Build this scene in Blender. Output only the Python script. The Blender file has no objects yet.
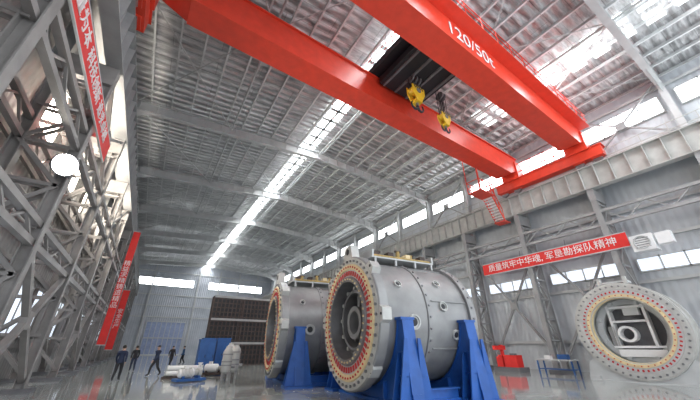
import bpy, math, random
from mathutils import Vector, Matrix
random.seed(7)
scene = bpy.context.scene
scene.view_settings.view_transform = 'Standard'
scene.view_settings.exposure = 0.12
rad = math.radians

# ------------------------------------------------------------------ materials
def new_mat(name):
    m = bpy.data.materials.new(name); m.use_nodes = True
    return m, m.node_tree, m.node_tree.nodes['Principled BSDF']

def paint(name, col, rough=0.45, metal=0.0, var=0.12, scale=3.0, bump=0.0):
    m, nt, b = new_mat(name)
    tc = nt.nodes.new('ShaderNodeTexCoord')
    n = nt.nodes.new('ShaderNodeTexNoise'); n.inputs['Scale'].default_value = scale
    n.inputs['Detail'].default_value = 5
    nt.links.new(tc.outputs['Object'], n.inputs['Vector'])
    r = nt.nodes.new('ShaderNodeValToRGB')
    r.color_ramp.elements[0].position = 0.3; r.color_ramp.elements[1].position = 0.7
    r.color_ramp.elements[0].color = tuple(c*(1-var) for c in col)+(1,)
    r.color_ramp.elements[1].color = tuple(min(1, c*(1+var)) for c in col)+(1,)
    nt.links.new(n.outputs['Fac'], r.inputs['Fac'])
    nt.links.new(r.outputs['Color'], b.inputs['Base Color'])
    b.inputs['Roughness'].default_value = rough
    b.inputs['Metallic'].default_value = metal
    if bump:
        bp = nt.nodes.new('ShaderNodeBump'); bp.inputs['Strength'].default_value = bump
        nt.links.new(n.outputs['Fac'], bp.inputs['Height'])
        nt.links.new(bp.outputs['Normal'], b.inputs['Normal'])
    return m

def emit(name, col, strength, bars=None):
    m, nt, b = new_mat(name)
    b.inputs['Base Color'].default_value = (*[c*0.6 for c in col], 1)
    b.inputs['Emission Color'].default_value = (*col, 1)
    tc = nt.nodes.new('ShaderNodeTexCoord')
    n = nt.nodes.new('ShaderNodeTexNoise'); n.inputs['Scale'].default_value = 0.6
    nt.links.new(tc.outputs['Object'], n.inputs['Vector'])
    mr = nt.nodes.new('ShaderNodeMapRange')
    mr.inputs['From Min'].default_value = 0.3; mr.inputs['From Max'].default_value = 0.7
    mr.inputs['To Min'].default_value = strength*0.75; mr.inputs['To Max'].default_value = strength*1.2
    nt.links.new(n.outputs['Fac'], mr.inputs['Value'])
    nt.links.new(mr.outputs['Result'], b.inputs['Emission Strength'])
    return m

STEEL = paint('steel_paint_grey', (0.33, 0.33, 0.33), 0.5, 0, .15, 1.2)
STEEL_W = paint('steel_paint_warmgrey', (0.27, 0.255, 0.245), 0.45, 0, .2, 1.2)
STEEL_L = paint('steel_paint_light', (0.55, 0.56, 0.56), 0.5, 0, .1, 1.2)
STEEL_D = paint('steel_paint_dark', (0.16, 0.16, 0.17), 0.5)
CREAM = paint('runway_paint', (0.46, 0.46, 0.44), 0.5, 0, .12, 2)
RED = paint('crane_red', (0.74, 0.06, 0.03), 0.35, 0, .08, 2)
REDB = paint('banner_red', (0.78, 0.03, 0.025), 0.6, 0, .08, 2)
WHITE = paint('white_paint', (0.85, 0.85, 0.85), 0.5, 0, .04)
BLACK = paint('black_parts', (0.02, 0.02, 0.025), 0.5)
YELLOW = paint('hook_yellow', (0.80, 0.50, 0.03), 0.4)
OCHRE = paint('pipe_ochre', (0.42, 0.30, 0.10), 0.5, 0, .25, 3)
BLUE = paint('cradle_blue', (0.02, 0.11, 0.42), 0.4, 0, .15, 3)
SHIELD = paint('shield_grey', (0.30, 0.30, 0.30), 0.34, 0.15, .16, 1.6, .05)
SHIELD_L = paint('shield_face_grey', (0.54, 0.54, 0.52), 0.4, 0.1, .1, 3)
RINGY = paint('ring_cream', (0.76, 0.62, 0.36), 0.5, 0, .1, 4)
RINGR = paint('ring_red', (0.55, 0.03, 0.03), 0.5)
DARK = paint('deep_dark', (0.035, 0.035, 0.04), 0.6)
GUN = paint('machined_steel', (0.26, 0.26, 0.27), 0.35, 0.6)
RUST = paint('rack_brown', (0.075, 0.055, 0.05), 0.7, 0, .3, 3)
SKIN = paint('skin', (0.62, 0.38, 0.28), 0.55, 0, .04)
HAIR = paint('hair_black', (0.02, 0.017, 0.015), 0.6)
NAVY = paint('cloth_navy', (0.02, 0.03, 0.07), 0.85)
CHAR = paint('cloth_charcoal', (0.025, 0.025, 0.03), 0.85)
TEAL = paint('cloth_blue', (0.05, 0.12, 0.25), 0.85)
WIN = emit('window_daylight', (0.93, 0.97, 1.0), 6.0)
SKYL = emit('skylight_panel', (0.95, 0.98, 1.0), 2.6)
WARM = emit('window_sunlit', (1.0, 0.93, 0.80), 30.0)
SUNL = emit('sun_glare_disc', (1.0, 0.95, 0.85), 90.0)  # glowing disc of the added lamp that replaces the sun's glare
WINLOW = emit('window_low', (0.80, 0.88, 1.0), 1.0)

def cladding(name, c0, c1, axis='Y', period=0.45, rough=0.45, metal=0.0):
    m, nt, b = new_mat(name)
    tc = nt.nodes.new('ShaderNodeTexCoord')
    w = nt.nodes.new('ShaderNodeTexWave'); w.wave_type = 'BANDS'; w.bands_direction = axis
    w.inputs['Scale'].default_value = 0.314/period; w.inputs['Distortion'].default_value = 0
    nt.links.new(tc.outputs['Object'], w.inputs['Vector'])
    n = nt.nodes.new('ShaderNodeTexNoise'); n.inputs['Scale'].default_value = 0.5; n.inputs['Detail'].default_value = 6
    nt.links.new(tc.outputs['Object'], n.inputs['Vector'])
    r = nt.nodes.new('ShaderNodeValToRGB')
    r.color_ramp.elements[0].position = .3; r.color_ramp.elements[1].position = .7
    r.color_ramp.elements[0].color = (*c0, 1); r.color_ramp.elements[1].color = (*c1, 1)
    nt.links.new(n.outputs['Fac'], r.inputs['Fac'])
    bp = nt.nodes.new('ShaderNodeBump'); bp.inputs['Strength'].default_value = .5; bp.inputs['Distance'].default_value = .05
    nt.links.new(w.outputs['Fac'], bp.inputs['Height'])
    nt.links.new(r.outputs['Color'], b.inputs['Base Color'])
    nt.links.new(bp.outputs['Normal'], b.inputs['Normal'])
    b.inputs['Roughness'].default_value = rough; b.inputs['Metallic'].default_value = metal
    return m
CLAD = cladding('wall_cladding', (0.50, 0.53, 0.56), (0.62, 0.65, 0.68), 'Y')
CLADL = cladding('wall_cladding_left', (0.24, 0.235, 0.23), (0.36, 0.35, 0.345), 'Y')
CLADF = cladding('wall_cladding_far', (0.42, 0.45, 0.50), (0.55, 0.57, 0.62), 'X')

def foil():
    m, nt, b = new_mat('roof_foil_insulation')
    tc = nt.nodes.new('ShaderNodeTexCoord')
    mp = nt.nodes.new('ShaderNodeMapping'); mp.inputs['Scale'].default_value = (0.35, 2.0, 1)
    nt.links.new(tc.outputs['Object'], mp.inputs['Vector'])
    n = nt.nodes.new('ShaderNodeTexNoise'); n.inputs['Scale'].default_value = 1.5; n.inputs['Detail'].default_value = 9
    n.inputs['Roughness'].default_value = .72
    nt.links.new(mp.outputs['Vector'], n.inputs['Vector'])
    r = nt.nodes.new('ShaderNodeValToRGB')
    r.color_ramp.elements[0].position = .36; r.color_ramp.elements[1].position = .62
    r.color_ramp.elements[0].color = (0.46, 0.46, 0.46, 1); r.color_ramp.elements[1].color = (0.98, 0.98, 0.98, 1)
    nt.links.new(n.outputs['Fac'], r.inputs['Fac'])
    br = nt.nodes.new('ShaderNodeTexBrick'); br.offset = .5
    br.inputs['Color1'].default_value = (1, 1, 1, 1); br.inputs['Color2'].default_value = (.72, .72, .73, 1)
    br.inputs['Mortar'].default_value = (.5, .5, .5, 1); br.inputs['Mortar Size'].default_value = .02
    br.inputs['Scale'].default_value = 1; br.inputs['Brick Width'].default_value = 5.8; br.inputs['Row Height'].default_value = 1.2
    nt.links.new(tc.outputs['Object'], br.inputs['Vector'])
    mxc = nt.nodes.new('ShaderNodeMix'); mxc.data_type = 'RGBA'; mxc.blend_type = 'MULTIPLY'; mxc.inputs[0].default_value = .9
    nt.links.new(r.outputs['Color'], mxc.inputs[6]); nt.links.new(br.outputs['Color'], mxc.inputs[7])
    nt.links.new(mxc.outputs[2], b.inputs['Base Color'])
    w = nt.nodes.new('ShaderNodeTexWave'); w.bands_direction = 'Y'; w.inputs['Scale'].default_value = 0.5
    w.inputs['Distortion'].default_value = 1.5
    nt.links.new(tc.outputs['Object'], w.inputs['Vector'])
    mx = nt.nodes.new('ShaderNodeMath'); mx.operation = 'ADD'
    nt.links.new(w.outputs['Fac'], mx.inputs[0]); nt.links.new(n.outputs['Fac'], mx.inputs[1])
    bp = nt.nodes.new('ShaderNodeBump'); bp.inputs['Strength'].default_value = 1.0; bp.inputs['Distance'].default_value = .22
    nt.links.new(mx.outputs[0], bp.inputs['Height'])
    nt.links.new(bp.outputs['Normal'], b.inputs['Normal'])
    b.inputs['Metallic'].default_value = 0.55; b.inputs['Roughness'].default_value = .28
    return m
FOIL = foil()

def floor_mat():
    m, nt, b = new_mat('floor_epoxy')
    tc = nt.nodes.new('ShaderNodeTexCoord')
    n = nt.nodes.new('ShaderNodeTexNoise'); n.inputs['Scale'].default_value = 0.35; n.inputs['Detail'].default_value = 7
    nt.links.new(tc.outputs['Object'], n.inputs['Vector'])
    r = nt.nodes.new('ShaderNodeValToRGB')
    r.color_ramp.elements[0].position = .3; r.color_ramp.elements[1].position = .7
    r.color_ramp.elements[0].color = (0.29, 0.31, 0.30, 1); r.color_ramp.elements[1].color = (0.50, 0.52, 0.50, 1)
    nt.links.new(n.outputs['Fac'], r.inputs['Fac'])
    br = nt.nodes.new('ShaderNodeTexBrick'); br.offset = 0
    br.inputs['Color1'].default_value = (1, 1, 1, 1); br.inputs['Color2'].default_value = (.93, .93, .93, 1)
    br.inputs['Mortar'].default_value = (.35, .35, .35, 1)
    br.inputs['Scale'].default_value = 1; br.inputs['Mortar Size'].default_value = .02
    br.inputs['Brick Width'].default_value = 5.8; br.inputs['Row Height'].default_value = 5.8
    nt.links.new(tc.outputs['Object'], br.inputs['Vector'])
    mx = nt.nodes.new('ShaderNodeMix'); mx.data_type = 'RGBA'; mx.blend_type = 'MULTIPLY'
    mx.inputs[0].default_value = 1
    nt.links.new(r.outputs['Color'], mx.inputs[6]); nt.links.new(br.outputs['Color'], mx.inputs[7])
    nt.links.new(mx.outputs[2], b.inputs['Base Color'])
    mr = nt.nodes.new('ShaderNodeMapRange'); mr.inputs['To Min'].default_value = .02; mr.inputs['To Max'].default_value = .12
    nt.links.new(n.outputs['Fac'], mr.inputs['Value']); nt.links.new(mr.outputs['Result'], b.inputs['Roughness'])
    b.inputs['IOR'].default_value = 1.7
    b.inputs['Specular IOR Level'].default_value = .8
    return m
FLOORM = floor_mat()

# ------------------------------------------------------------------ mesh builder
class B:
    def __init__(s, name):
        s.name = name; s.v = []; s.f = []; s.m = []; s.mats = []
    def mi(s, mat):
        if mat not in s.mats: s.mats.append(mat)
        return s.mats.index(mat)
    def add(s, vs, fs, mat):
        o = len(s.v); k = s.mi(mat)
        s.v += [tuple(v) for v in vs]
        for f in fs:
            s.f.append(tuple(i+o for i in f)); s.m.append(k)
    def box(s, c, d, mat, rz=0):
        c = Vector(c); hx, hy, hz = d[0]/2, d[1]/2, d[2]/2
        R = Matrix.Rotation(rz, 3, 'Z')
        vs = [c + R@Vector((x*hx, y*hy, z*hz)) for x in (-1, 1) for y in (-1, 1) for z in (-1, 1)]
        s.add(vs, [(0,1,3,2),(4,6,7,5),(0,4,5,1),(2,3,7,6),(0,2,6,4),(1,5,7,3)], mat)
    def beam(s, p, q, w, h, mat, up=(0, 0, 1)):
        p, q = Vector(p), Vector(q); a = (q-p).normalized(); up = Vector(up)
        if abs(a.dot(up)) > .98: up = Vector((0, 1, 0)) if abs(a.y) < .9 else Vector((1, 0, 0))
        r = a.cross(up).normalized(); u = r.cross(a)
        vs = [e + r*(x*w/2) + u*(z*h/2) for e in (p, q) for x in (-1, 1) for z in (-1, 1)]
        s.add(vs, [(0,1,3,2),(4,6,7,5),(0,4,5,1),(2,3,7,6),(0,2,6,4),(1,5,7,3)], mat)
    def ibeam(s, p, q, w, h, mat, t=.04, up=(0, 0, 1)):
        p, q = Vector(p), Vector(q); a = (q-p).normalized(); upv = Vector(up)
        r = a.cross(upv).normalized(); u = r.cross(a)
        s.beam(p+u*(h/2-t/2), q+u*(h/2-t/2), w, t, mat, up)
        s.beam(p-u*(h/2-t/2), q-u*(h/2-t/2), w, t, mat, up)
        s.beam(p, q, t*.7, h-2*t, mat, up)
    def prism(s, pts, ex, mat):
        n = len(pts); ex = Vector(ex)
        vs = [Vector(p) for p in pts] + [Vector(p)+ex for p in pts]
        fs = [tuple(range(n))[::-1], tuple(range(n, 2*n))] + [(i, (i+1) % n, n+(i+1) % n, n+i) for i in range(n)]
        s.add(vs, fs, mat)
    def lathe(s, prof, o, ax, mat, seg=48, arc=None):
        o = Vector(o); ax = Vector(ax).normalized()
        t = Vector((0, 0, 1)) if abs(ax.z) < .9 else Vector((1, 0, 0))
        e1 = (t - ax*t.dot(ax)).normalized(); e2 = ax.cross(e1)
        a0, a1 = arc if arc else (0, 2*math.pi)
        n = seg if not arc else seg+1
        vs = []
        for (a, r) in prof:
            for i in range(n):
                th = a0+(a1-a0)*i/seg
                vs.append(o+ax*a+e1*(r*math.cos(th))+e2*(r*math.sin(th)))
        fs = []
        for j in range(len(prof)-1):
            for i in range(seg):
                k = (i+1) % n
                fs.append((j*n+i, j*n+k, (j+1)*n+k, (j+1)*n+i))
        s.add(vs, fs, mat)
    def cyl(s, p, q, r, mat, seg=12, r2=None):
        p, q = Vector(p), Vector(q); L = (q-p).length
        r2 = r if r2 is None else r2
        s.lathe([(0, 0.0001), (0, r), (L, r2), (L, 0.0001)], p, q-p, mat, seg)
    def ell(s, c, d, mat, seg=14, rings=8):
        c = Vector(c); vs = []; fs = []
        for j in range(rings+1):
            ph = math.pi*j/rings
            for i in range(seg):
                th = 2*math.pi*i/seg
                vs.append(c+Vector((d[0]*math.sin(ph)*math.cos(th), d[1]*math.sin(ph)*math.sin(th), d[2]*math.cos(ph))))
        for j in range(rings):
            for i in range(seg):
                k = (i+1) % seg
                fs.append((j*seg+i, (j+1)*seg+i, (j+1)*seg+k, j*seg+k))
        s.add(vs, fs, mat)
    def done(s, loc=(0, 0, 0), rz=0, parent=None, ang=35):
        me = bpy.data.meshes.new(s.name)
        me.from_pydata(s.v, [], s.f)
        for m in s.mats: me.materials.append(m)
        me.polygons.foreach_set('material_index', s.m)
        me.polygons.foreach_set('use_smooth', [True]*len(s.f))
        me.update()
        me.set_sharp_from_angle(angle=rad(ang))
        o = bpy.data.objects.new(s.name, me); scene.collection.objects.link(o)
        o.location = loc; o.rotation_euler = (0, 0, rz)
        if parent: o.parent = parent
        return o

# ------------------------------------------------------------------ layout (metres)
XL, XR = -6.0, 28.0      # side walls
Y0, Y1 = -8.0, 88.0
EAVE = 19.9; RIDGE = 20.9; XM = 11.5
COLY = [1.5+5.8*i for i in range(-1, 15)]
TRY = [1.5+11.6*i for i in range(0, 8)]
def roofz(x): return EAVE+(RIDGE-EAVE)*(1-abs(x-XM)/(XM-XL if x < XM else XR-XM))

b = B('floor'); b.box(((XL+XR)/2, (Y0+Y1)/2, -.1), (XR-XL+.6, Y1-Y0+.6, .2), FLOORM); b.done()
b = B('ceiling')
b.add([(XL,Y0,EAVE),(XM,Y0,RIDGE),(XM,Y1,RIDGE),(XL,Y1,EAVE),(XL,Y0,EAVE+.2),(XM,Y0,RIDGE+.2),(XM,Y1,RIDGE+.2),(XL,Y1,EAVE+.2)],
      [(0,1,2,3),(7,6,5,4)], FOIL)
b.add([(XM,Y0,RIDGE),(XR,Y0,EAVE),(XR,Y1,EAVE),(XM,Y1,RIDGE),(XM,Y0,RIDGE+.2),(XR,Y0,EAVE+.2),(XR,Y1,EAVE+.2),(XM,Y1,RIDGE+.2)],
      [(0,1,2,3),(7,6,5,4)], FOIL)
b.done()
b = B('wall_right'); b.box((XR+.1, (Y0+Y1)/2, EAVE/2), (.2, Y1-Y0, EAVE), CLAD); b.done()
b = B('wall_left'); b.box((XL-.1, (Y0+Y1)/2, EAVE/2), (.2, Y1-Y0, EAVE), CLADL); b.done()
b = B('wall_far'); b.box(((XL+XR)/2, Y1+.1, RIDGE/2), (XR-XL, .2, RIDGE), CLADF)
b.done()

# windows
wn = 0
def window(c, d, glass, frame, along, nb):
    global wn
    wn += 1
    w = B('window_%d' % wn)
    w.box(c, d, glass)
    L = d[1] if along == 'Y' else d[0]
    t = .09
    for i in range(nb+1):
        o = -L/2+L*i/nb
        if along == 'Y': w.box((c[0], c[1]+o, c[2]), (d[0]+.1, t, d[2]+.1), frame)
        else: w.box((c[0]+o, c[1], c[2]), (t, d[1]+.1, d[2]+.1), frame)
    for k in (-.5, .5):
        if along == 'Y': w.box((c[0], c[1], c[2]+k*d[2]), (d[0]+.1, L, t), frame)
        else: w.box((c[0], c[1], c[2]+k*d[2]), (L, d[1]+.1, t), frame)
    return w.done()
def area(name, loc, sx, sy, power, rot, col, parent=None):
    l = bpy.data.lights.new(name, 'AREA'); l.shape = 'RECTANGLE'; l.size = sx; l.size_y = sy; l.energy = power; l.color = col
    o = bpy.data.objects.new(name, l); scene.collection.objects.link(o); o.location = loc; o.rotation_euler = rot
    if parent: o.parent = parent
    return o
for i in range(len(COLY)-1):
    yc = COLY[i]+2.9
    window((XR-.08, yc, 17.5), (.1, 4.9, 1.4), WIN, STEEL_L, 'Y', 4)
    window((XR-.08, yc, 6.7), (.1, 4.9, .9), WINLOW, STEEL_L, 'Y', 4)
    if i >= 2:
        warm = i in (3, 4, 5)
        if warm:
            wo = window((XL+.08, yc, 10.9), (.1, 3.0, 1.6), WARM, STEEL_W, 'Y', 2)
            area('window_sunlight', (XL+.2, yc, 10.9), 1.6, 3.0, 600, (0, rad(-90), 0), (1, .92, .8), wo)
        window((XL+.08, yc, 3.4), (.1, 4.9, 2.6), WINLOW, STEEL_W, 'Y', 4)
window((2.0, Y1-.08, 16.0), (12, .1, 1.8), WIN, STEEL_L, 'X', 9)
window((18.5, Y1-.08, 16.0), (14, .1, 1.8), WIN, STEEL_L, 'X', 9)
# far door
b = B('door_1'); b.box((4, Y1-.1, 3.5), (8, .12, 7), paint('door_bluegrey', (0.30, 0.36, 0.55), .4))
for x in range(9): b.box((x, Y1-.2, 3.5), (.12, .1, 7), STEEL_L)
for z in (0.1, 3.5, 7): b.box((4, Y1-.2, z), (8.2, .12, .2), STEEL_L)
b.done()

# girts on walls
b = B('wall_girts')
for z in (2, 5.6, 8.4, 10.6, 13.2, 15.2, 18.8):
    b.beam((XR-.15, Y0, z), (XR-.15, Y1-.5, z), .14, .2, STEEL_L)
for z in (1.7, 5.2, 7.0, 8.6, 12.4, 13.8, 15.2, 16.8, 18.4):
    b.beam((XL+.15, Y0, z), (XL+.15, Y1-.5, z), .14, .2, STEEL_W)
for z in (8, 10.5, 13, 18.5):
    b.beam((XL, Y1-.15, z), (XR, Y1-.15, z), .14, .25, STEEL_L)
for x in (-1, 9, 14, 19, 24):
    b.beam((x, Y1-.3, 0), (x, Y1-.3, 19.8), .3, .3, STEEL_L)
b.done()

# purlins + skylights + roof bracing
b = B('roof_purlins')
x = XL+.6
while x < XR:
    z = roofz(x)-.13
    b.beam((x, Y0, z), (x, Y1, z), .05, .2, STEEL_L)
    b.box((x+.04, (Y0+Y1)/2, z-.1), (.11, Y1-Y0, .02), WHITE)
    x += 1.45
for y in [Y0+3.87*i for i in range(25)]:
    for (xa, xb) in ((XL, XM), (XM, XR)):
        b.beam((xa, y, roofz(xa)-.26), (xb, y, roofz(xb)-.26), .03, .03, STEEL_L)
b.done()
b = B('roof_bracing')
for i in range(len(TRY)-1):
    ya, yb = TRY[i], TRY[i+1]
    xs = [XL+1, 2.5, XM, 20, XR-1]
    for j in range(4):
        if i % 2 == 0 or j in (0, 3):
            b.cyl((xs[j], ya, roofz(xs[j])-.6), (xs[j+1], yb, roofz(xs[j+1])-.6), .04, STEEL_L, 6)
            b.cyl((xs[j+1], ya, roofz(xs[j+1])-.6), (xs[j], yb, roofz(xs[j])-.6), .04, STEEL_L, 6)
for xx in (2.5, XM, 20):
    b.cyl((xx, Y0, roofz(xx)-.6), (xx, Y1, roofz(xx)-.6), .08, STEEL_L, 8)
b.done()
b = B('roof_skylight')
for y in [Y0+1.45*i for i in range(66)]:
    for xc in (9.75, 10.55):
        z = roofz(xc)-.02
        b.box((xc, y+.6, z), (.65, 1.1, .04), SKYL)
    b.box((10.15, y, roofz(10.15)-.14), (1.5, .32, .1), STEEL_L)
    if y < 12:
        for xc in (20.9, 22.3): b.box((xc, y+.6, roofz(xc)-.03), (1.0, .9, .04), SKYL)
b.box((10.15, 40, roofz(10.15)-.14), (.25, 96, .1), STEEL_L)
sk = b.done()
for i in range(8):
    area('skylight_daylight', (10.15, -2+12*i, roofz(10.15)-.07), 1.3, 11.8, 1500, (0, 0, 0), (.95, .98, 1), sk)
for i in range(2):
    area('skylight_daylight', (21.6, -4+9*i, roofz(21.6)-.12), 2.0, 6, 700, (0, 0, 0), (.95, .98, 1), sk)

# trusses (portal rafters)
for y in TRY:
    b = B('roof_rafter')
    for (xa, xb) in ((XL+.2, XM), (XM, XR-.2)):
        za, zb = roofz(xa)-.75, roofz(xb)-.75
        b.ibeam((xa, y, za), (xb, y, zb), .38, .9, STEEL_L, .05)
        L = 14
        for k in range(1, L):
            t = k/L
            b.box((xa+(xb-xa)*t, y, za+(zb-za)*t), (.03, .34, .8), STEEL_L)
    b.prism([(XL+.2, y-.03, roofz(XL)-1.2), (XL+3, y-.03, roofz(XL+3)-1.2), (XL+.2, y-.03, roofz(XL)-2.1)], (0, .06, 0), STEEL_L)
    b.prism([(XR-.2, y-.03, roofz(XR)-1.2), (XR-3, y-.03, roofz(XR-3)-1.2), (XR-.2, y-.03, roofz(XR)-2.1)], (0, .06, 0), STEEL_L)
    b.done()

# columns
RB, RT = 12.3, 14.1   # runway girder bottom/top
def column(y, xi, xo, wallx, m1, m2):
    b = B('lattice_column')
    s = .36
    for xx in (xi, xo):
        b.ibeam((xx, y, .15), (xx, y, RB), s, s, m1, .035, up=(1, 0, 0))
    b.box(((xi+xo)/2, y, .08), (abs(xi-xo)+.9, .8, .16), STEEL_D)
    b.box(((xi+xo)/2, y, RB-.5), (abs(xi-xo)+.4, .42, .9), m1)
    z = .6; k = 0
    while z < RB-1.6:
        z2 = min(z+1.5, RB-1)
        for dy in (-.15, .15):
            a, c = (xi, xo) if k % 2 == 0 else (xo, xi)
            b.beam((a, y+dy, z), (c, y+dy, z2), .05, .13, m1)
            b.beam((xi, y+dy, z2), (xo, y+dy, z2), .05, .12, m1)
        z = z2; k += 1
    b.ibeam((wallx, y, RB-.8), (wallx, y, EAVE-.3), .34, .5, m2, .04, up=(1, 0, 0))
    b.done()
for y in COLY:
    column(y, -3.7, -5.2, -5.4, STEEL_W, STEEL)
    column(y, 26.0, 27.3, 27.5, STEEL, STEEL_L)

# runway girders
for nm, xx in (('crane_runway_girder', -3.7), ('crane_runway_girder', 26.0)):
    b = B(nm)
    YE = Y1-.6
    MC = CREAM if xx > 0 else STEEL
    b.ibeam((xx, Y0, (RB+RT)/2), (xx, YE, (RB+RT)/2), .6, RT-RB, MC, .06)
    y = Y0
    while y < YE:
        for sx in (-1, 1): b.box((xx+sx*.15, y, (RB+RT)/2), (.28, .03, RT-RB-.12), MC)
        y += .97
    b.box((xx, (Y0+YE)/2, RT+.07), (.1, YE-Y0, .14), GUN)
    sgn = -1 if xx > 0 else 1
    b.box((xx-sgn*.75, (Y0+YE)/2, RT-.05), (.9, YE-Y0, .06), MC)
    for z in (.5, 1.05): b.beam((xx-sgn*.35, Y0, RT+z), (xx-sgn*.35, YE, RT+z), .04, .04, MC)
    y = Y0
    while y < YE:
        b.beam((xx-sgn*.35, y, RT), (xx-sgn*.35, y, RT+1.05), .04, .04, MC); y += 1.45
    b.done()
# longitudinal tie trusses
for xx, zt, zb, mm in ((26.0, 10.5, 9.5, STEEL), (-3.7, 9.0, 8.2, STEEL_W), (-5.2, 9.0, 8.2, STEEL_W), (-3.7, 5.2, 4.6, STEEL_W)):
    b = B('column_tie_truss')
    b.beam((xx, Y0, zt), (xx, Y1-.6, zt), .2, .2, mm); b.beam((xx, Y0, zb), (xx, Y1-.6, zb), .2, .2, mm)
    y = Y0; k = 0
    while y < Y1-2:
        b.beam((xx, y, zt if k % 2 else zb), (xx, y+1.16, zb if k % 2 else zt), .08, .08, mm)
        y += 1.16; k += 1
    b.done()
def xbr(x, ya, yb, za, zb, t=.16, mm=STEEL):
    b = B('cross_brace')
    b.beam((x, ya, za), (x, yb, zb), t, t, mm); b.beam((x, yb, za), (x, ya, zb), t, t, mm)
    b.box((x, (ya+yb)/2, (za+zb)/2), (.22, .6, .6), mm)
    b.done()
for i in (1, 3, 5, 8, 11):
    for x in (-3.7, -5.2):
        xbr(x, COLY[i], COLY[i+1], .4, 4.6, .2, STEEL_W)
        xbr(x, COLY[i], COLY[i+1], 9.0, 12.2, .16, STEEL_W)
for i in (2, 4, 6, 9): xbr(-5.2, COLY[i], COLY[i+1], 14.2, 19.2, .16, STEEL)
for i in (2, 3, 6, 9): xbr(27.3, COLY[i], COLY[i+1], .4, 9.4)
for i in (1, 4, 6): xbr(27.5, COLY[i], COLY[i+1], 14.6, 19.3, .12)
b = B('wall_conduits')
for k, (z, r) in enumerate(((6.3, .1), (6.7, .07), (7.5, .12), (12.0, .08))):
    b.cyl((-5.75, Y0, z), (-5.75, Y1-.6, z), r, (REDB, STEEL_L, STEEL, STEEL_L)[k], 8)
b.done()

# added lamp on the left column row, standing in for the sun's glare
b = B('sun_glare_lamp')
d = Vector((.62, -.72, -.3)).normalized()
o0 = Vector((0, 0, 0))
b.lathe([(-.34, .01), (-.34, .16), (-.12, .34), (0, .38), (.03, .38), (.03, .35), (0, .34)], o0, d, STEEL_D, 28)
b.lathe([(.0, .345), (.01, .01)], o0, d, SUNL, 28)
b.beam((-.1, .15, .05), (-.12, .95, .1), .08, .08, STEEL_D); b.box((-.12, .85, .1), (.3, .08, .4), STEEL_D)
b.done((-3.5, 12.1, 7.05))

# ------------------------------------------------------------------ text helper
def text(name, s, size, loc, rot, mat, parent=None, ext=.01, align='CENTER', sx=1):
    c = bpy.data.curves.new(name, 'FONT'); c.body = s; c.size = size; c.extrude = ext
    c.align_x = align; c.align_y = 'CENTER'; c.materials.append(mat)
    o = bpy.data.objects.new(name, c); scene.collection.objects.link(o)
    o.location = loc; o.rotation_euler = rot; o.scale = (sx, 1, 1)
    if parent: o.parent = parent
    return o

b = B('slogan_banner'); b.box((0, 0, 0), (.05, 11.0, .95), REDB)
b.beam((0, -5.5, .5), (0, 5.5, .5), .07, .07, STEEL_L); b.beam((0, -5.5, -.5), (0, 5.5, -.5), .07, .07, STEEL_L)
for yy in (-5.4, -1.8, 1.8, 5.4): b.beam((0, yy, .5), (.1, yy, 1.0), .04, .04, STEEL_D)
bo = b.done((25.75, 11.8, 8.1))
text('banner_lettering', '质量筑牢中华魂, 军垦勘探队精神', .68, (-.04, 0, 0), (rad(90), 0, rad(-90)), WHITE, bo)
b = B('slogan_banner'); b.box((0, 0, 0), (.05, 13, .9), REDB)
b.beam((0, -6.5, .47), (0, 6.5, .47), .06, .06, STEEL_L); b.beam((0, -6.5, -.47), (0, 6.5, -.47), .06, .06, STEEL_L)
bo = b.done((-3.45, 9.4, 9.75))
text('banner_lettering', '安全第一 质量为本 科技创新 追求卓越', .62, (.04, 0, 0), (rad(90), 0, rad(90)), WHITE, bo)
for (yy, zc, hh, ww) in ((36.4, 7.0, 10.4, .6), (46.5, 4.6, 6.5, .7)):
    b = B('hanging_banner'); b.box((0, 0, 0), (ww, .05, hh), REDB)
    b.beam((-.35, 0, hh/2), (.35, 0, hh/2), .08, .08, STEEL_L); b.beam((-.35, 0, -hh/2), (.35, 0, -hh/2), .08, .08, STEEL_L)
    bo = b.done((-2.95, yy-.4, zc))
    text('banner_lettering', '\n'.join('精益求精铸造精品') if hh > 8 else '\n'.join('安全生产'), .55, (0, -.04, 0), (rad(90), 0, 0), WHITE, bo)

# ------------------------------------------------------------------ bridge crane (local origin at X=12,Y=9.2)
b = B('bridge_crane')
GB, GT = 15.55, 17.45
gx0, gx1 = -15.2, 14.0
for gy in (2.65, -2.7):
    w = 1.25
    prof = [(gx0, GB+.75), (gx0+1.6, GB), (gx1-1.6, GB), (gx1, GB+.75), (gx1, GT), (gx0, GT)]
    b.prism([(x, gy-w/2, z) for x, z in prof], (0, w, 0), RED)
    b.box(((gx0+gx1)/2, gy, GT+.03), (gx1-gx0, w+.25, .06), RED)
    b.box(((gx0+gx1)/2, gy, GB-.02), (gx1-gx0-3.2, w+.16, .05), RED)
    b.box(((gx0+gx1)/2, gy, GT+.13), (gx1-gx0, .12, .14), GUN)
    s = 1 if gy > 0 else -1
    yo = gy+s*(w/2+.35)
    b.box(((gx0+gx1)/2, yo, GT-.05), (gx1-gx0, .7, .05), RED)
    for z in (.5, 1.0): b.beam((gx0, yo+s*.33, GT+z), (gx1, yo+s*.33, GT+z), .04, .04, RED)
    x = gx0
    while x <= gx1:
        b.beam((x, yo+s*.33, GT-.05), (x, yo+s*.33, GT+1.0), .04, .04, RED); x += 1.5
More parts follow.
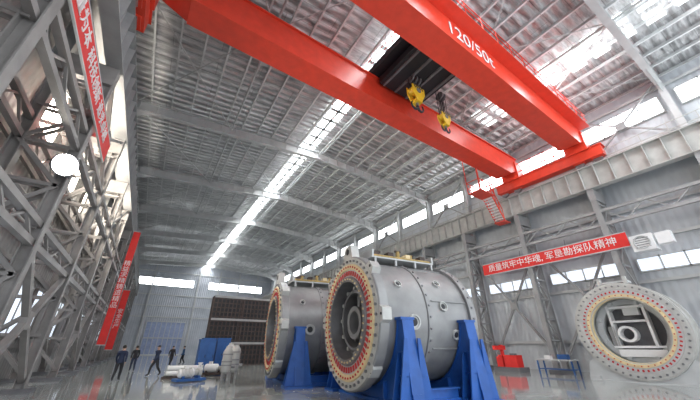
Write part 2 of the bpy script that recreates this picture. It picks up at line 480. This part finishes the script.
for ex in (gx0-.25, gx1):
    b.box((ex, 0, 15.0), (.75, 8.4, .8), RED)
    b.box((ex, 0, 15.43), (.95, 8.6, .06), RED)
    for gy in (2.65, -2.7): b.box((ex, gy, 16.2), (1.1, 1.5, 1.7), RED)
    for yy in (-3.7, -2.5, 2.5, 3.7):
        b.cyl((ex-.12, yy, 14.55), (ex+.12, yy, 14.55), .33, GUN, 20)
        b.box((ex, yy, 14.75), (.5, .75, .45), RED)
    for z in (16.2, 17.0): b.beam((ex, -2.7, z), (ex, 2.65, z), .06, .06, RED)
    for k in range(5): b.beam((ex, -2+k*1.0, 15.4), (ex, -2+k*1.0, 17.0), .06, .06, RED)
tx = -1.0
b.box((tx, 0, GT+.5), (4.6, 6.4, .5), BLACK)
b.box((tx, 0, GT-.25), (3.6, 3.7, .5), BLACK)
b.cyl((tx-.9, -1.6, GT+1.1), (tx-.9, 1.6, GT+1.1), .5, STEEL_D, 20)
b.cyl((tx+1.2, -1.4, GT+1.05), (tx+1.2, 1.4, GT+1.05), .4, STEEL_D, 20)
b.box((tx, 1.9, GT+1.1), (1.6, .9, .8), STEEL_D); b.box((tx, -2.0, GT+1.1), (1.4, .8, .8), STEEL_D)
# underside framing of the trolley: sheaves and cross members
for xx in (-1.5, -.5, .5, 1.5): b.box((tx+xx, 0, GT-.55), (.14, 3.6, .14), STEEL_D)
for xx in (-.5, -.2, .1, 2.2, 2.45): b.cyl((tx+xx-.05, .35, GT-.6), (tx+xx+.05, .35, GT-.6), .3, STEEL_D, 16)
for sx in (-2.2, 2.2):
    for z in (1.2, 1.7): b.beam((tx+sx, -3.1, GT+z), (tx+sx, 3.1, GT+z), .04, .04, RED)
    for yy in (-3, -1.5, 0, 1.5, 3): b.beam((tx+sx, yy, GT+.7), (tx+sx, yy, GT+1.7), .04, .04, RED)
for sx in (-1.9, 1.9):
    for yy in (-2.7, 2.65): b.cyl((tx+sx, yy-.1, GT+.4), (tx+sx, yy+.1, GT+.4), .24, GUN, 16)
def hook(x, y, z, k):
    for dx in (-.32, -.1, .1, .32):
        for dy in (-.14, .14): b.cyl((x+dx*k, y+dy*k, z), (x+dx*k*1.4, y+dy*k, GT-.3), .022, BLACK, 6)
    for dy in (-.26, .22):
        b.prism([(x-.55*k, y+dy*k, z+.35*k), (x+.55*k, y+dy*k, z+.35*k), (x+.55*k, y+dy*k, z-.2*k), (x+.2*k, y+dy*k, z-.85*k), (x-.2*k, y+dy*k, z-.85*k), (x-.55*k, y+dy*k, z-.2*k)], (0, .05*k, 0), YELLOW)
        b.cyl((x, y+dy*k-.02, z), (x, y+dy*k+.08*k, z), .2*k, STEEL_D, 14)
        for q in (-.33, -.11, .11, .33): b.beam((x+q*k-.08*k, y+dy*k-.012, z+.33*k), (x+q*k+.08*k, y+dy*k-.012, z+.12*k), .01, .09*k, BLACK, up=(1, 0, 0))
    for xx in (-.2, .2): b.cyl((x+xx*k, y-.18*k, z+.05*k), (x+xx*k, y+.18*k, z+.05*k), .3*k, YELLOW, 16)
    b.box((x, y, z-.8*k), (.5*k, .5*k, .2*k), YELLOW)
    b.cyl((x, y, z-.85*k), (x, y, z-1.15*k), .1*k, GUN, 10)
    for s in (1, -1):
        pts = []
        for i in range(11):
            a = rad(180-230*i/10)
            pts.append(Vector((x+s*(.26*k+.26*k*math.cos(a)), y, z-1.15*k-.3*k*math.sin(a))))
        for i in range(10):
            b.cyl(pts[i], pts[i+1], (.1-.006*i)*k, BLACK, 8, (.1-.006*(i+1))*k)
hook(tx-.2, .35, 15.75, .95)
hook(tx+2.3, .35, 15.0, .75)
px, py = 10.2, 3.9
b.box((px, py, 13.5), (2.0, 1.2, .06), RED)
for z in (14.0, 14.55):
    for yy in (-.6, .6): b.beam((px-1, py+yy, z), (px+1, py+yy, z), .05, .05, RED)
    for xx in (-1, 1): b.beam((px+xx, py-.6, z), (px+xx, py+.6, z), .05, .05, RED)
for xx in (-1, -.5, 0, .5, 1):
    for yy in (-.6, .6): b.beam((px+xx, py+yy, 13.5), (px+xx, py+yy, 17.4 if abs(xx) == 1 else 14.55), .06, .06, RED)
for i in range(9):
    z = 11.6+i*.22; x0 = px+.9+ (8-i)*.14
    b.box((x0, py, z), (.26, .8, .03), WHITE)
for yy in (-.42, .42):
    b.beam((px+.9, py+yy, 13.5), (px+2.1, py+yy, 11.5), .05, .16, RED)
    b.beam((px+.9, py+yy, 14.5), (px+2.1, py+yy, 12.5), .05, .05, RED)
    for k in range(4): b.beam((px+.9+k*.4, py+yy, 13.5-k*.66), (px+.9+k*.4, py+yy, 14.5-k*.66), .04, .04, RED)
b.box((px+2.4, py, 11.4), (.9, 1.0, .06), RED)
crane = b.done((12, 9.2, .03), rad(2.6))
text('load_rating', '120/50t', 1.35, (-.6, -2.7-.66, 16.5), (rad(90), 0, 0), WHITE, crane)

# ------------------------------------------------------------------ TBM shields (axis +X, face towards -X)
def ringmarks(b, x, r0, r1, n, mat, tri=True, fill=.7):
    for i in range(n):
        a = 2*math.pi*i/n; da = math.pi/n*fill
        def P(r, t): return (x, r*math.sin(t), r*math.cos(t))
        if tri: pts = [P(r0, a-da), P(r0, a+da), P(r1, a)]
        else: pts = [P(r0, a-da), P(r0, a+da), P(r1, a+da), P(r1, a-da)]
        b.prism(pts, (-.02, 0, 0), mat)
def bolts(b, x, r, n, rr, mat, d=-.06, off=0):
    for i in range(n):
        a = 2*math.pi*(i+off)/n
        p = Vector((x, r*math.sin(a), r*math.cos(a)))
        b.cyl(p, p+Vector((d, 0, 0)), rr, mat, 8)
def lug(b, ang, r, w, h, t=.35):
    e = Vector((0, math.sin(ang), math.cos(ang))); s = Vector((0, math.cos(ang), -math.sin(ang)))
    pts = [e*r*.97-s*w, e*r*.97+s*w, e*(r+h)+s*w*.62, e*(r+h)-s*w*.62]
    b.prism([p+Vector((0.0, 0, 0)) for p in pts], (t, 0, 0), SHIELD_L)
    b.cyl(e*(r+h*.5)+Vector((-.02, 0, 0)), e*(r+h*.5)+Vector((t+.02, 0, 0)), h*.26, DARK, 14)

def shield(name, loc, rz, length=4.4, R=2.2, F=2.4):
    b = B(name); ax = (1, 0, 0)
    L = length
    b.lathe([(0, 2.02), (0, F-.04), (.04, F), (.36, F), (.40, R+.06), (.5, R), (2.1, R), (2.12, R+.05), (2.3, R+.05), (2.32, R-.02), (L-.3, R-.02), (L-.3, R+.1), (L, R+.1), (L, R-.25), (L-.5, R-.25), (L-.5, .01)], (0,0,0), ax, SHIELD, 96)
    b.lathe([(0, F-.06), (-.012, F-.06), (-.012, 2.02)], (0,0,0), ax, SHIELD_L, 96)
    b.lathe([(0, 2.1), (-.07, 2.08), (-.07, 1.88), (0, 1.86)], (0,0,0), ax, RINGY, 96)
    b.lathe([(0, 1.86), (-.03, 1.86), (-.03, 1.6), (.0, 1.6)], (0,0,0), ax, SHIELD_L, 96)
    b.lathe([(.0, 1.6), (-.10, 1.58), (-.10, 1.40), (.5, 1.36), (.5, 1.12), (.28, 1.1), (.28, 1.0), (.9, .98)], (0,0,0), ax, GUN, 96)
    b.lathe([(.9, 1.0), (.9, .01)], (0,0,0), ax, DARK, 48)
    ringmarks(b, -.03, 1.64, 1.82, 56, RINGR, False, .62)
    bolts(b, -.07, 1.98, 60, .035, RINGR, -.03)
    bolts(b, -.012, 2.22, 44, .05, GUN)
    bolts(b, -.10, 1.49, 40, .035, RINGY, -.04)
    b.lathe([(.9, .62), (.35, .6), (.35, .42), (.9, .40)], (0, .15, -.1), ax, SHIELD, 40)
    for i in range(6):
        a = i*math.pi/3+.3
        b.beam((.7, .55*math.sin(a)+.1, .55*math.cos(a)-.05), (.7, 1.0*math.sin(a), 1.0*math.cos(a)), .2, .14, SHIELD, up=(1, 0, 0))
    for i in range(12):
        a = i*math.pi/6
        b.cyl((.28, 1.19*math.sin(a), 1.19*math.cos(a)), (.6, 1.19*math.sin(a), 1.19*math.cos(a)), .07, SHIELD_L, 10)
    lug(b, 0, F, .42, .5); lug(b, rad(48), F, .28, .2); lug(b, rad(-48), F, .28, .2)
    lug(b, rad(90), F, .3, .16); lug(b, rad(-90), F, .3, .16); lug(b, rad(135), F, .28, .05); lug(b, rad(-135), F, .28, .05)
    for sy in (-1, 1):
        for (px_, a, r_) in ((1.5, 95, .2), (2.9, 80, .14), (3.4, 105, .14), (1.1, 60, .12), (3.0, 55, .12)):
            a = rad(a); e = Vector((0, sy*math.sin(a), math.cos(a)))
            p = Vector((px_, 0, 0))+e*(R-.08)
            b.lathe([(0, r_*1.25), (.14, r_*1.25), (.14, r_), (.09, r_*.95), (.09, .001)], p, e, SHIELD_L, 20)
            b.lathe([(.095, r_*.7), (.1, .001)], p, e, DARK, 16)
        for k in range(14):
            a = rad(20+k*10); e = Vector((0, sy*math.sin(a), math.cos(a)))
            p = Vector((2.21, 0, 0))+e*(R+.03); b.cyl(p, p+e*.06, .04, GUN, 8)
            p = Vector((L-.15, 0, 0))+e*(R+.08); b.cyl(p, p+e*.06, .04, GUN, 8)
    for a in (25, 75, 118):
        for sy in (-1, 1):
            e = Vector((0, sy*math.sin(rad(a)), math.cos(rad(a))))
            b.beam(Vector((2.4, 0, 0))+e*R, Vector((L-.32, 0, 0))+e*R, .05, .05, SHIELD, up=e)
    b.box((2.3, 0, R+.18), (3.2, 1.6, .06), STEEL_L)
    for xx in (.9, 1.9, 2.9, 3.8):
        for sy in (-.75, .75): b.beam((xx, sy, R-.1), (xx, sy, R+.22), .08, .08, STEEL_L)
    for i, yy in enumerate((-.6, -.35, -.1, .3, .55)):
        b.cyl((.8, yy, R+.3), (3.9, yy, R+.3), .055, (OCHRE, STEEL_D, RUST, OCHRE, STEEL_D)[i], 8)
    for xx in (1.1, 1.8, 2.7, 3.5):
        b.box((xx, -.4, R+.4), (.25, .35, .25), (OCHRE, RUST, RINGY, RUST)[int(xx) % 4])
    for (xx, yy) in ((1.4, -.1), (2.2, -.5), (3.1, -.2)):
        b.cyl((xx, yy, R+.3), (xx, yy, R+.62), .09, OCHRE, 10); b.cyl((xx-.14, yy, R+.62), (xx+.14, yy, R+.62), .05, RUST, 8)
    for xx in (.8, 3.9): b.box((xx, 0, R+.35), (.08, 1.5, .3), STEEL_L)
    return b.done(loc, rz)

def cradle(name, loc, rz, zc, R):
    b = B(name)
    def arcpts(x0, side):
        pts = []
        n = 12
        a0, a1 = rad(92), rad(180)
        for i in range(n+1):
            a = a0+(a1-a0)*i/n
            pts.append((x0, side*R*math.sin(a), zc+R*math.cos(a)))
        return pts
    TY = R+.26
    for side in (-1, 1):
        for x0 in (-.2, .16):
            arc = arcpts(x0, side)
            pts = [(x0, 0, .05), (x0, side*2.85, .05), (x0, side*2.8, .4), (x0, side*TY, zc-.15)] + arc
            b.prism(pts, (.04, 0, 0), BLUE)
        b.beam((0, side*2.83, .1), (0, side*2.8, .4), .4, .05, BLUE, up=(0, 1, 0))
        b.beam((0, side*2.8, .4), (0, side*TY, zc-.15), .44, .05, BLUE, up=(0, 1, 0))
        arc = arcpts(0, side)
        for i in range(len(arc)-1): b.beam(arc[i], arc[i+1], .46, .04, BLUE, up=(0, side*1, .1))
        b.box((0, side*(R+.12), zc-.12), (.55, .36, .08), BLUE)
        for xf in (-.26, .26):
            s = 1 if xf > 0 else -1
            for yb in (2.7, 2.3):
                b.prism([(xf-s*.06, side*yb, .05), (xf+s*.36, side*yb, .05), (xf+s*.05, side*(yb if yb > 2.5 else 2.3), 1.9 if yb > 2.5 else 1.5), (xf-s*.06, side*yb, 1.9 if yb > 2.5 else 1.5)], (0, side*.05, 0), BLUE)
            b.beam((xf, side*1.4, .15), (xf, side*1.4, zc-R+.3), .14, .05, BLUE, up=(0, 1, 0))
            b.box((xf, side*2.5, .85), (.14, .5, .04), BLUE); b.box((xf, side*2.5, 1.5), (.12, .4, .04), BLUE)
        b.box((0, side*2.5, .05), (1.25, .9, .1), BLUE)
    b.box((0, 0, .05), (.7, 5.6, .1), BLUE)
    b.done(loc, rz)

ZC = 2.62
for (sx_, sy_, rz, L) in ((6.55, 10.6, rad(-6), 4.4), (5.85, 17.2, rad(-10), 4.6)):
    shield('tunnel_boring_shield', (sx_, sy_, ZC), rz, L)
    ax_ = Vector((math.cos(rz), math.sin(rz), 0)); o_ = Vector((sx_, sy_, 0))
    cradle('shield_cradle', o_+ax_*.95, rz, ZC, 2.28)
    cradle('shield_cradle', o_+ax_*3.7, rz, ZC, 2.28)
    b = B('cradle_tie_beams')
    for sy in (-2.2, 2.2): b.ibeam((1.6, sy, .28), (3.05, sy, .28), .25, .34, BLUE, .04)
    for sy in (-2.2, 2.2): b.box((2.3, sy, .06), (1.3, .4, .1), BLUE)
    b.done(o_, rz)

# third, short ring section close to the right wall
b = B('shield_ring_section'); ax = (1, 0, 0)
R = 2.42
b.lathe([(0, 1.62), (0, R), (.3, R), (.34, R-.12), (1.7, R-.12), (1.7, R), (1.95, R), (1.95, 1.75), (.6, 1.72), (.02, 1.62)], (0,0,0), ax, SHIELD_L, 96)
b.lathe([(0, R-.05), (-.03, R-.06), (-.03, 2.08), (0, 2.06)], (0,0,0), ax, SHIELD_L, 96)
b.lathe([(0, 2.06), (-.02, 2.06), (-.02, 1.84), (0, 1.84)], (0,0,0), ax, STEEL_L, 96)
b.lathe([(0, 1.82), (-.05, 1.82), (-.05, 1.68), (.3, 1.6)], (0,0,0), ax, RINGY, 96)
bolts(b, -.03, 2.24, 48, .05, GUN); ringmarks(b, -.02, 1.9, 2.0, 60, RINGR, False, .4)
bolts(b, -.05, 1.75, 40, .03, RINGR, -.03)
b.lathe([(1.5, 1.7), (1.5, .01)], (0,0,0), ax, STEEL_D, 64)
b.lathe([(1.0, 1.72), (.9, 1.6), (.9, 1.35), (1.0, 1.3), (1.5, 1.3)], (0,0,0), ax, STEEL_L, 64)
b.lathe([(1.4, .42), (.8, .42), (.8, .3), (1.4, .3)], (0, .3, -.2), ax, WHITE, 30)
for (yy, zz, w, h) in ((-.75, .25, .12, 2.1), (.85, .25, .12, 2.1), (0, 1.2, 1.7, .12), (0, -.85, 2.2, .12), (0, .45, 1.6, .1)):
    b.box((1.15, yy, zz), (.6, w, h), WHITE)
b.box((.95, -.2, .95), (.3, .7, .4), STEEL_L); b.box((.95, -.1, -1.15), (.5, 2.0, .35), WHITE)
b.box((1.0, .95, -.3), (.3, .3, 1.0), SHIELD)
for i in range(8):
    a = i*math.pi/4+.4
    b.cyl((.7, 1.5*math.sin(a), 1.5*math.cos(a)), (1.3, 1.5*math.sin(a), 1.5*math.cos(a)), .1, STEEL_L, 12)
b.box((.6, 0, R+.08), (.8, 1.4, .1), STEEL_L)
for yy in (-.6, .6): b.box((.3, yy, R+.15), (.3, .15, .4), SHIELD_L)
b.done((22.0, 6.9, 2.5), rad(4))
b = B('ring_support_stand')
for sy in (-1, 1):
    arc = []
    for i in range(9):
        a = rad(125+55*i/8); arc.append((0, sy*2.43*math.sin(a), 2.5+2.43*math.cos(a)))
    b.prism([(0, 0, 0), (0, sy*2.5, 0), (0, sy*2.3, .9)]+arc, (.12, 0, 0), STEEL_L)
    b.prism([(1.5, 0, 0), (1.5, sy*2.5, 0), (1.5, sy*2.3, .9)]+[(1.5, p[1], p[2]) for p in arc], (.12, 0, 0), STEEL_L)
    b.box((.8, sy*2.2, .12), (1.8, .5, .2), STEEL_L)
b.box((.8, 0, .03), (2.1, 4.8, .06), STEEL_L)
b.done((22.1, 6.9, 0), rad(4))

# ------------------------------------------------------------------ background equipment
b = B('steel_grid_rack')
W, H = 6.2, 6.4
for i in range(17): b.beam((W*i/16, 0, 0), (W*i/16, 0, H), .09, .12, RUST)
for i in range(15): b.beam((0, 0, .05+H*i/14.5), (W, 0, .05+H*i/14.5), .09, .09, RUST)
b.box((W/2, .7, H/2), (W, .05, H), DARK)
for xx in (0, W/2, W): b.beam((xx, .7, 0), (xx, .7, H), .2, .2, RUST); b.beam((xx, 0, H), (xx, .7, H), .12, .12, RUST)
for z in (2, 4.2, H): b.beam((0, -.06, z), (W, -.06, z), .1, .2, STEEL)
b.done((5.4, 35, 0))

def cabinet(name, loc, d, mat, door=2, rz=0):
    b = B(name); w, dp, h = d
    b.box((0, 0, h/2+.08), (w, dp, h), mat); b.box((0, 0, .05), (w*.95, dp*.9, .1), STEEL_D)
    b.box((0, 0, h+.1), (w+.06, dp+.06, .05), mat)
    for i in range(door):
        x = -w/2+w*(i+.5)/door
        b.box((x, -dp/2-.01, h/2+.08), (w/door-.06, .03, h*.9), mat)
        b.box((x+w/door*.35, -dp/2-.04, h*.55), (.03, .04, .18), BLACK)
        for k in range(4): b.box((x, -dp/2-.03, h*.2+k*.06), (w/door*.5, .02, .02), STEEL_D)
    b.done(loc, rz)
BLUE2 = paint('cabinet_blue', (0.03, 0.12, 0.36), .45)
cabinet('control_cabinet', (3.9, 24.8, 0), (1.0, .8, 2.0), BLUE2)
cabinet('control_cabinet', (5.0, 25.2, 0), (.9, .8, 2.1), BLUE2)
cabinet('control_cabinet', (5.2, 30, 0), (1.8, 1.0, 2.2), BLUE2, 3)
def tank(loc, r, h):
    b = B('storage_tank')
    b.lathe([(.3, .01), (.3, r*.5), (.42, r), (h-.2, r), (h-.05, r*.7), (h, .15), (h+.08, .15), (h+.08, .01)], (0,0,0), (0,0,1), SHIELD_L, 28)
    for z in (.7, h*.55, h-.35): b.lathe([(z, r), (z, r+.03), (z+.06, r+.03), (z+.06, r)], (0,0,0), (0,0,1), STEEL, 28)
    for i in range(4):
        a = i*math.pi/2+.5; b.beam((r*.8*math.cos(a), r*.8*math.sin(a), 0), (r*.8*math.cos(a), r*.8*math.sin(a), .5), .1, .1, STEEL)
    b.cyl((r, 0, h*.4), (r+.2, 0, h*.4), .07, GUN, 10)
    b.done(loc)
tank((4.35, 20.0, 0), .26, 1.6); tank((5.0, 21.0, 0), .28, 1.7); tank((5.0, 22.4, 0), .3, 1.8)
b = B('pipe_bundle')
b.box((0, 0, .06), (2.2, 1.2, .12), RUST)
for i, (yy, zz) in enumerate(((-.4, .27), (-.08, .27), (.24, .27), (-.24, .53), (.08, .53))):
    b.lathe([(0, .09), (0, .13), (1.9, .13), (1.9, .09), (0, .09)], (-.95, yy, zz), (1, 0, 0), WHITE, 16)
    for xx in (-.95, .9): b.lathe([(0, .09), (0, .16), (.05, .16), (.05, .09)], (xx, yy, zz), (1, 0, 0), SHIELD_L, 16)
for xx in (-.6, .6): b.beam((xx, -.55, .13), (xx, .55, .13), .1, .06, RUST)
b.done((2.6, 22.6, 0), rad(-12))
b = B('motor_pump_unit')
b.box((0, 0, .1), (1.5, .7, .12), BLUE2)
b.lathe([(0, .01), (0, .16), (.08, .22), (.7, .22), (.78, .15), (.78, .01)], (-.6, 0, .4), (1, 0, 0), WHITE, 20)
for k in range(8): b.lathe([(.1+k*.07, .22), (.1+k*.07, .25), (.12+k*.07, .25), (.12+k*.07, .22)], (-.6, 0, .4), (1, 0, 0), SHIELD_L, 20)
b.lathe([(0, .01), (0, .12), (.2, .12), (.2, .24), (.36, .24), (.36, .01)], (.18, 0, .4), (1, 0, 0), SHIELD_L, 20)
b.cyl((.45, 0, .4), (.45, 0, .85), .08, WHITE, 12); b.cyl((.45, 0, .83), (.45, 0, .88), .13, WHITE, 12)
b.box((-.25, 0, .68), (.2, .2, .16), WHITE)
for sx in (-.4, .4): b.box((sx, 0, .2), (.12, .5, .16), BLUE2)
b.done((2.6, 20.2, 0), rad(15))
b = B('motor_pump_unit')
b.box((0, 0, .1), (1.5, .7, .12), RUST)
b.lathe([(0, .01), (0, .18), (.08, .25), (.8, .25), (.88, .15), (.88, .01)], (-.6, 0, .42), (1, 0, 0), WHITE, 20)
b.lathe([(0, .01), (0, .12), (.2, .12), (.2, .24), (.36, .24), (.36, .01)], (.26, 0, .42), (1, 0, 0), SHIELD_L, 20)
b.box((-.25, 0, .72), (.2, .2, .16), WHITE); b.cyl((.5, 0, .4), (.5, 0, .9), .08, WHITE, 12)
for sx in (-.4, .4): b.box((sx, 0, .2), (.12, .5, .16), RUST)
b.done((4.4, 23.6, 0), rad(-30))

b = B('drilling_machine')
b.box((0, 0, .15), (1.4, 2.0, .3), STEEL_D); b.box((0, -.3, .7), (.8, 1.0, .8), REDB)
b.box((0, .6, .7), (.7, .5, .8), REDB); b.cyl((0, .5, .6), (0, .5, 1.8), .14, REDB, 16)
b.box((-.3, .5, 1.6), (1.2, .3, .3), REDB); b.cyl((-.75, .5, 1.0), (-.75, .5, 1.6), .09, GUN, 12)
b.cyl((-.2, -.5, 1.1), (-.2, -.5, 1.22), .25, STEEL_D, 16)
b.done((24.0, 15.4, 0))
b = B('drilling_machine')
b.box((0, 0, .15), (1.4, 2.0, .3), STEEL_D); b.box((0, -.3, .7), (.9, 1.2, .8), BLUE2)
b.cyl((0, .5, .3), (0, .5, 1.7), .18, BLUE2, 16); b.box((-.3, .5, 1.5), (1.2, .35, .3), REDB)
b.cyl((-.7, .5, 1.0), (-.7, .5, 1.5), .09, GUN, 12)
b.done((24.2, 18.6, 0))
for k, yy in enumerate((12.2, 21.6)):
    b = B('work_bench')
    b.box((0, 0, .85), (.9, 2.4, .08), STEEL_L)
    for sx in (-.4, .4):
        for sy in (-1.1, 1.1): b.beam((sx, sy, 0), (sx, sy, .82), .08, .08, BLUE2)
    b.box((0, 0, .3), (.8, 2.2, .05), BLUE2)
    b.box((0, -.5, 1.05), (.4, .6, .3), BLUE2); b.box((0, .5, 1.0), (.3, .4, .22), WHITE)
    b.done((24.4, yy, 0))
cabinet('distribution_cabinet', (25.2, 9.8, 0), (.8, .6, 1.8), STEEL_L, 2, rad(-90))
cabinet('distribution_cabinet', (25.2, 3.4, 0), (.8, .6, 1.8), YELLOW, 2, rad(-90))
b = B('ventilation_unit')
b.box((0, 0, 0), (.8, 1.1, 1.0), WHITE)
b.lathe([(0, .4), (.08, .42), (.08, .36), (.0, .34)], (-.4, 0, 0), (-1, 0, 0), STEEL_L, 24)
for i in range(5): b.box((-.42, 0, -.28+i*.14), (.03, .7, .03), STEEL_D)
b.box((.45, 0, .5), (.3, .12, .12), STEEL); b.box((0, -1.0, .1), (.5, .7, .7), WHITE)
b.done((25.35, 5.5, 7.5))

# ------------------------------------------------------------------ people
def person(loc, heading, phase, jacket, pants, hgt=1.72):
    name = 'person'
    s = hgt/1.75
    st = .30*phase
    J = {}
    def a(k, p, r): J[k] = (Vector(p)*s, r*s)
    a('pelvis', (0, 0, .97), .16); a('waist', (0, .01, 1.12), .15); a('chest', (0, .02, 1.33), .18)
    a('upper', (0, .01, 1.44), .13); a('neck', (0, .02, 1.51), .06); a('head0', (0, .035, 1.58), .085); a('head1', (0, .03, 1.67), .10)
    a('head2', (0, .02, 1.72), .07)
    for sd, sg in (('L', -1), ('R', 1)):
        f = st*sg
        a('hip'+sd, (sg*.10, 0, .90), .115)
        a('knee'+sd, (sg*.10, f*.55+.05, .50), .08)
        a('ank'+sd, (sg*.10, f*1.0-(.05 if f > 0 else .1), .10 if f > 0 else .16), .058)
        zt = .05 if f > 0 else .04
        a('toe'+sd, (sg*.12, f*1.0+(.13 if f > 0 else .06), zt), .045)
        a('sho'+sd, (sg*.19, .0, 1.42), .08)
        a('elb'+sd, (sg*.25, -f*.5-.02, 1.14), .058)
        a('wri'+sd, (sg*.25, -f*.9+.10, .92), .038)
        a('pal'+sd, (sg*.25, -f*1.0+.12, .85), .038)
    E = [('pelvis','waist'),('waist','chest'),('chest','upper'),('upper','neck'),('neck','head0'),('head0','head1'),('head1','head2')]
    for sd in 'LR': E += [('pelvis','hip'+sd),('hip'+sd,'knee'+sd),('knee'+sd,'ank'+sd),('ank'+sd,'toe'+sd),('upper','sho'+sd),('sho'+sd,'elb'+sd),('elb'+sd,'wri'+sd),('wri'+sd,'pal'+sd)]
    def skinned(J, E, root, lv=2):
        ks = list(J); me = bpy.data.meshes.new('tmp')
        me.from_pydata([J[k][0] for k in ks], [(ks.index(x), ks.index(y)) for x, y in E], [])
        o = bpy.data.objects.new('tmp', me); scene.collection.objects.link(o)
        o.modifiers.new('s', 'SKIN').use_smooth_shade = True
        sv = me.skin_vertices[0].data
        for i, k in enumerate(ks):
            sv[i].radius = (J[k][1], J[k][1]*(.75 if k in ('pelvis','waist','chest','upper') else 1)); sv[i].use_root = (k == root)
        ss = o.modifiers.new('u', 'SUBSURF'); ss.levels = lv; ss.render_levels = lv
        dg = bpy.context.evaluated_depsgraph_get(); ev = o.evaluated_get(dg)
        m2 = ev.to_mesh()
        vs = [v.co.copy() for v in m2.vertices]; fs = [tuple(p.vertices) for p in m2.polygons]
        ev.to_mesh_clear(); bpy.data.objects.remove(o)
        return vs, fs
    vs, fs = skinned(J, E, 'pelvis')
    b = B(name)
    for mname in (SKIN, jacket, pants, BLACK): b.mi(mname)
    off = len(b.v); b.v += [tuple(v) for v in vs]
    for f in fs:
        c = sum((vs[i] for i in f), Vector())/len(f)
        z = c.z/s
        hand = min((c-J['pal'+d][0]).length for d in 'LR') < .07*s
        arm = abs(c.x)/s > .19
        if z > 1.5 or hand: k = 0
        elif z < .12: k = 3
        elif z < .93 and not arm: k = 2
        else: k = 1
        b.f.append(tuple(i+off for i in f)); b.m.append(k)
    for sd, sg in (('L', -1), ('R', 1)):
        p = J['pal'+sd][0]
        for i in range(4):
            o_ = Vector((0, (-.027+.018*i), -.02))*s; L = (.06, .075, .07, .055)[i]*s
            F = {'a': (p+o_, .010*s), 'b': (p+o_+Vector((-sg*.006*s, 0, -L*.6)), .009*s), 'c': (p+o_+Vector((-sg*.02*s, 0, -L*1.1)), .007*s)}
            v2, f2 = skinned(F, [('a','b'),('b','c')], 'a', 1); b.add(v2, f2, SKIN)
        F = {'a': (p+Vector((0, .02, .01))*s, .011*s), 'b': (p+Vector((-sg*.01, .05, -.02))*s, .010*s), 'c': (p+Vector((-sg*.015, .06, -.05))*s, .008*s)}
        v2, f2 = skinned(F, [('a','b'),('b','c')], 'a', 1); b.add(v2, f2, SKIN)
    hc = J['head1'][0]
    b.ell(hc+Vector((0, -.018, .022))*s, (.093*s, .105*s, .105*s), HAIR)
    b.ell(hc+Vector((0, .10, -.03))*s, (.014*s, .02*s, .025*s), SKIN, 8, 6)
    for sg in (-1, 1):
        b.ell(hc+Vector((sg*.034, .085, .0))*s, (.013*s, .01*s, .008*s), WHITE, 8, 6)
        b.ell(hc+Vector((sg*.034, .094, .0))*s, (.006*s, .004*s, .006*s), BLACK, 8, 6)
        b.ell(hc+Vector((sg*.094, .0, -.02))*s, (.012*s, .02*s, .032*s), SKIN, 8, 6)
    b.ell(hc+Vector((0, .085, -.068))*s, (.024*s, .01*s, .006*s), RINGR, 8, 6)
    b.lathe([(0, .085*s), (.04*s, .075*s), (.05*s, .065*s)], Vector((0, .015, 1.455))*s, (0, 0, 1), jacket, 16)
    b.lathe([(0, .165*s), (.1*s, .16*s)], Vector((0, 0, .88))*s, (0, 0, 1), jacket, 16)
    b.done(loc, heading, ang=60)
person((-.72, 22.6, 0), rad(-10), .65, NAVY, CHAR)
person((-.15, 31.0, 0), rad(10), -.5, CHAR, NAVY)
person((1.1, 25.2, 0), rad(120), 1.0, NAVY, NAVY)
person((2.8, 37.0, 0), rad(200), .5, CHAR, CHAR)
person((4.1, 40.0, 0), rad(90), .5, TEAL, CHAR)

# ------------------------------------------------------------------ world
w = bpy.data.worlds.new('World'); scene.world = w; w.use_nodes = True
bg = w.node_tree.nodes['Background']; bg.inputs[0].default_value = (.88, .94, 1, 1); bg.inputs[1].default_value = 2.1

# ------------------------------------------------------------------ camera
a, p = rad(32.15), rad(26.1)
fwd = Vector((math.sin(a)*math.cos(p), math.cos(a)*math.cos(p), math.sin(p)))
right = Vector((math.cos(a), -math.sin(a), 0)); up = right.cross(fwd)
cam = bpy.data.cameras.new('camera'); cam.sensor_width = 36; cam.lens = 300/700*36
co = bpy.data.objects.new('camera', cam); scene.collection.objects.link(co)
M = Matrix((right, up, -fwd)).transposed().to_4x4(); M.translation = Vector((0, 0, 1.65))
co.matrix_world = M
scene.camera = co
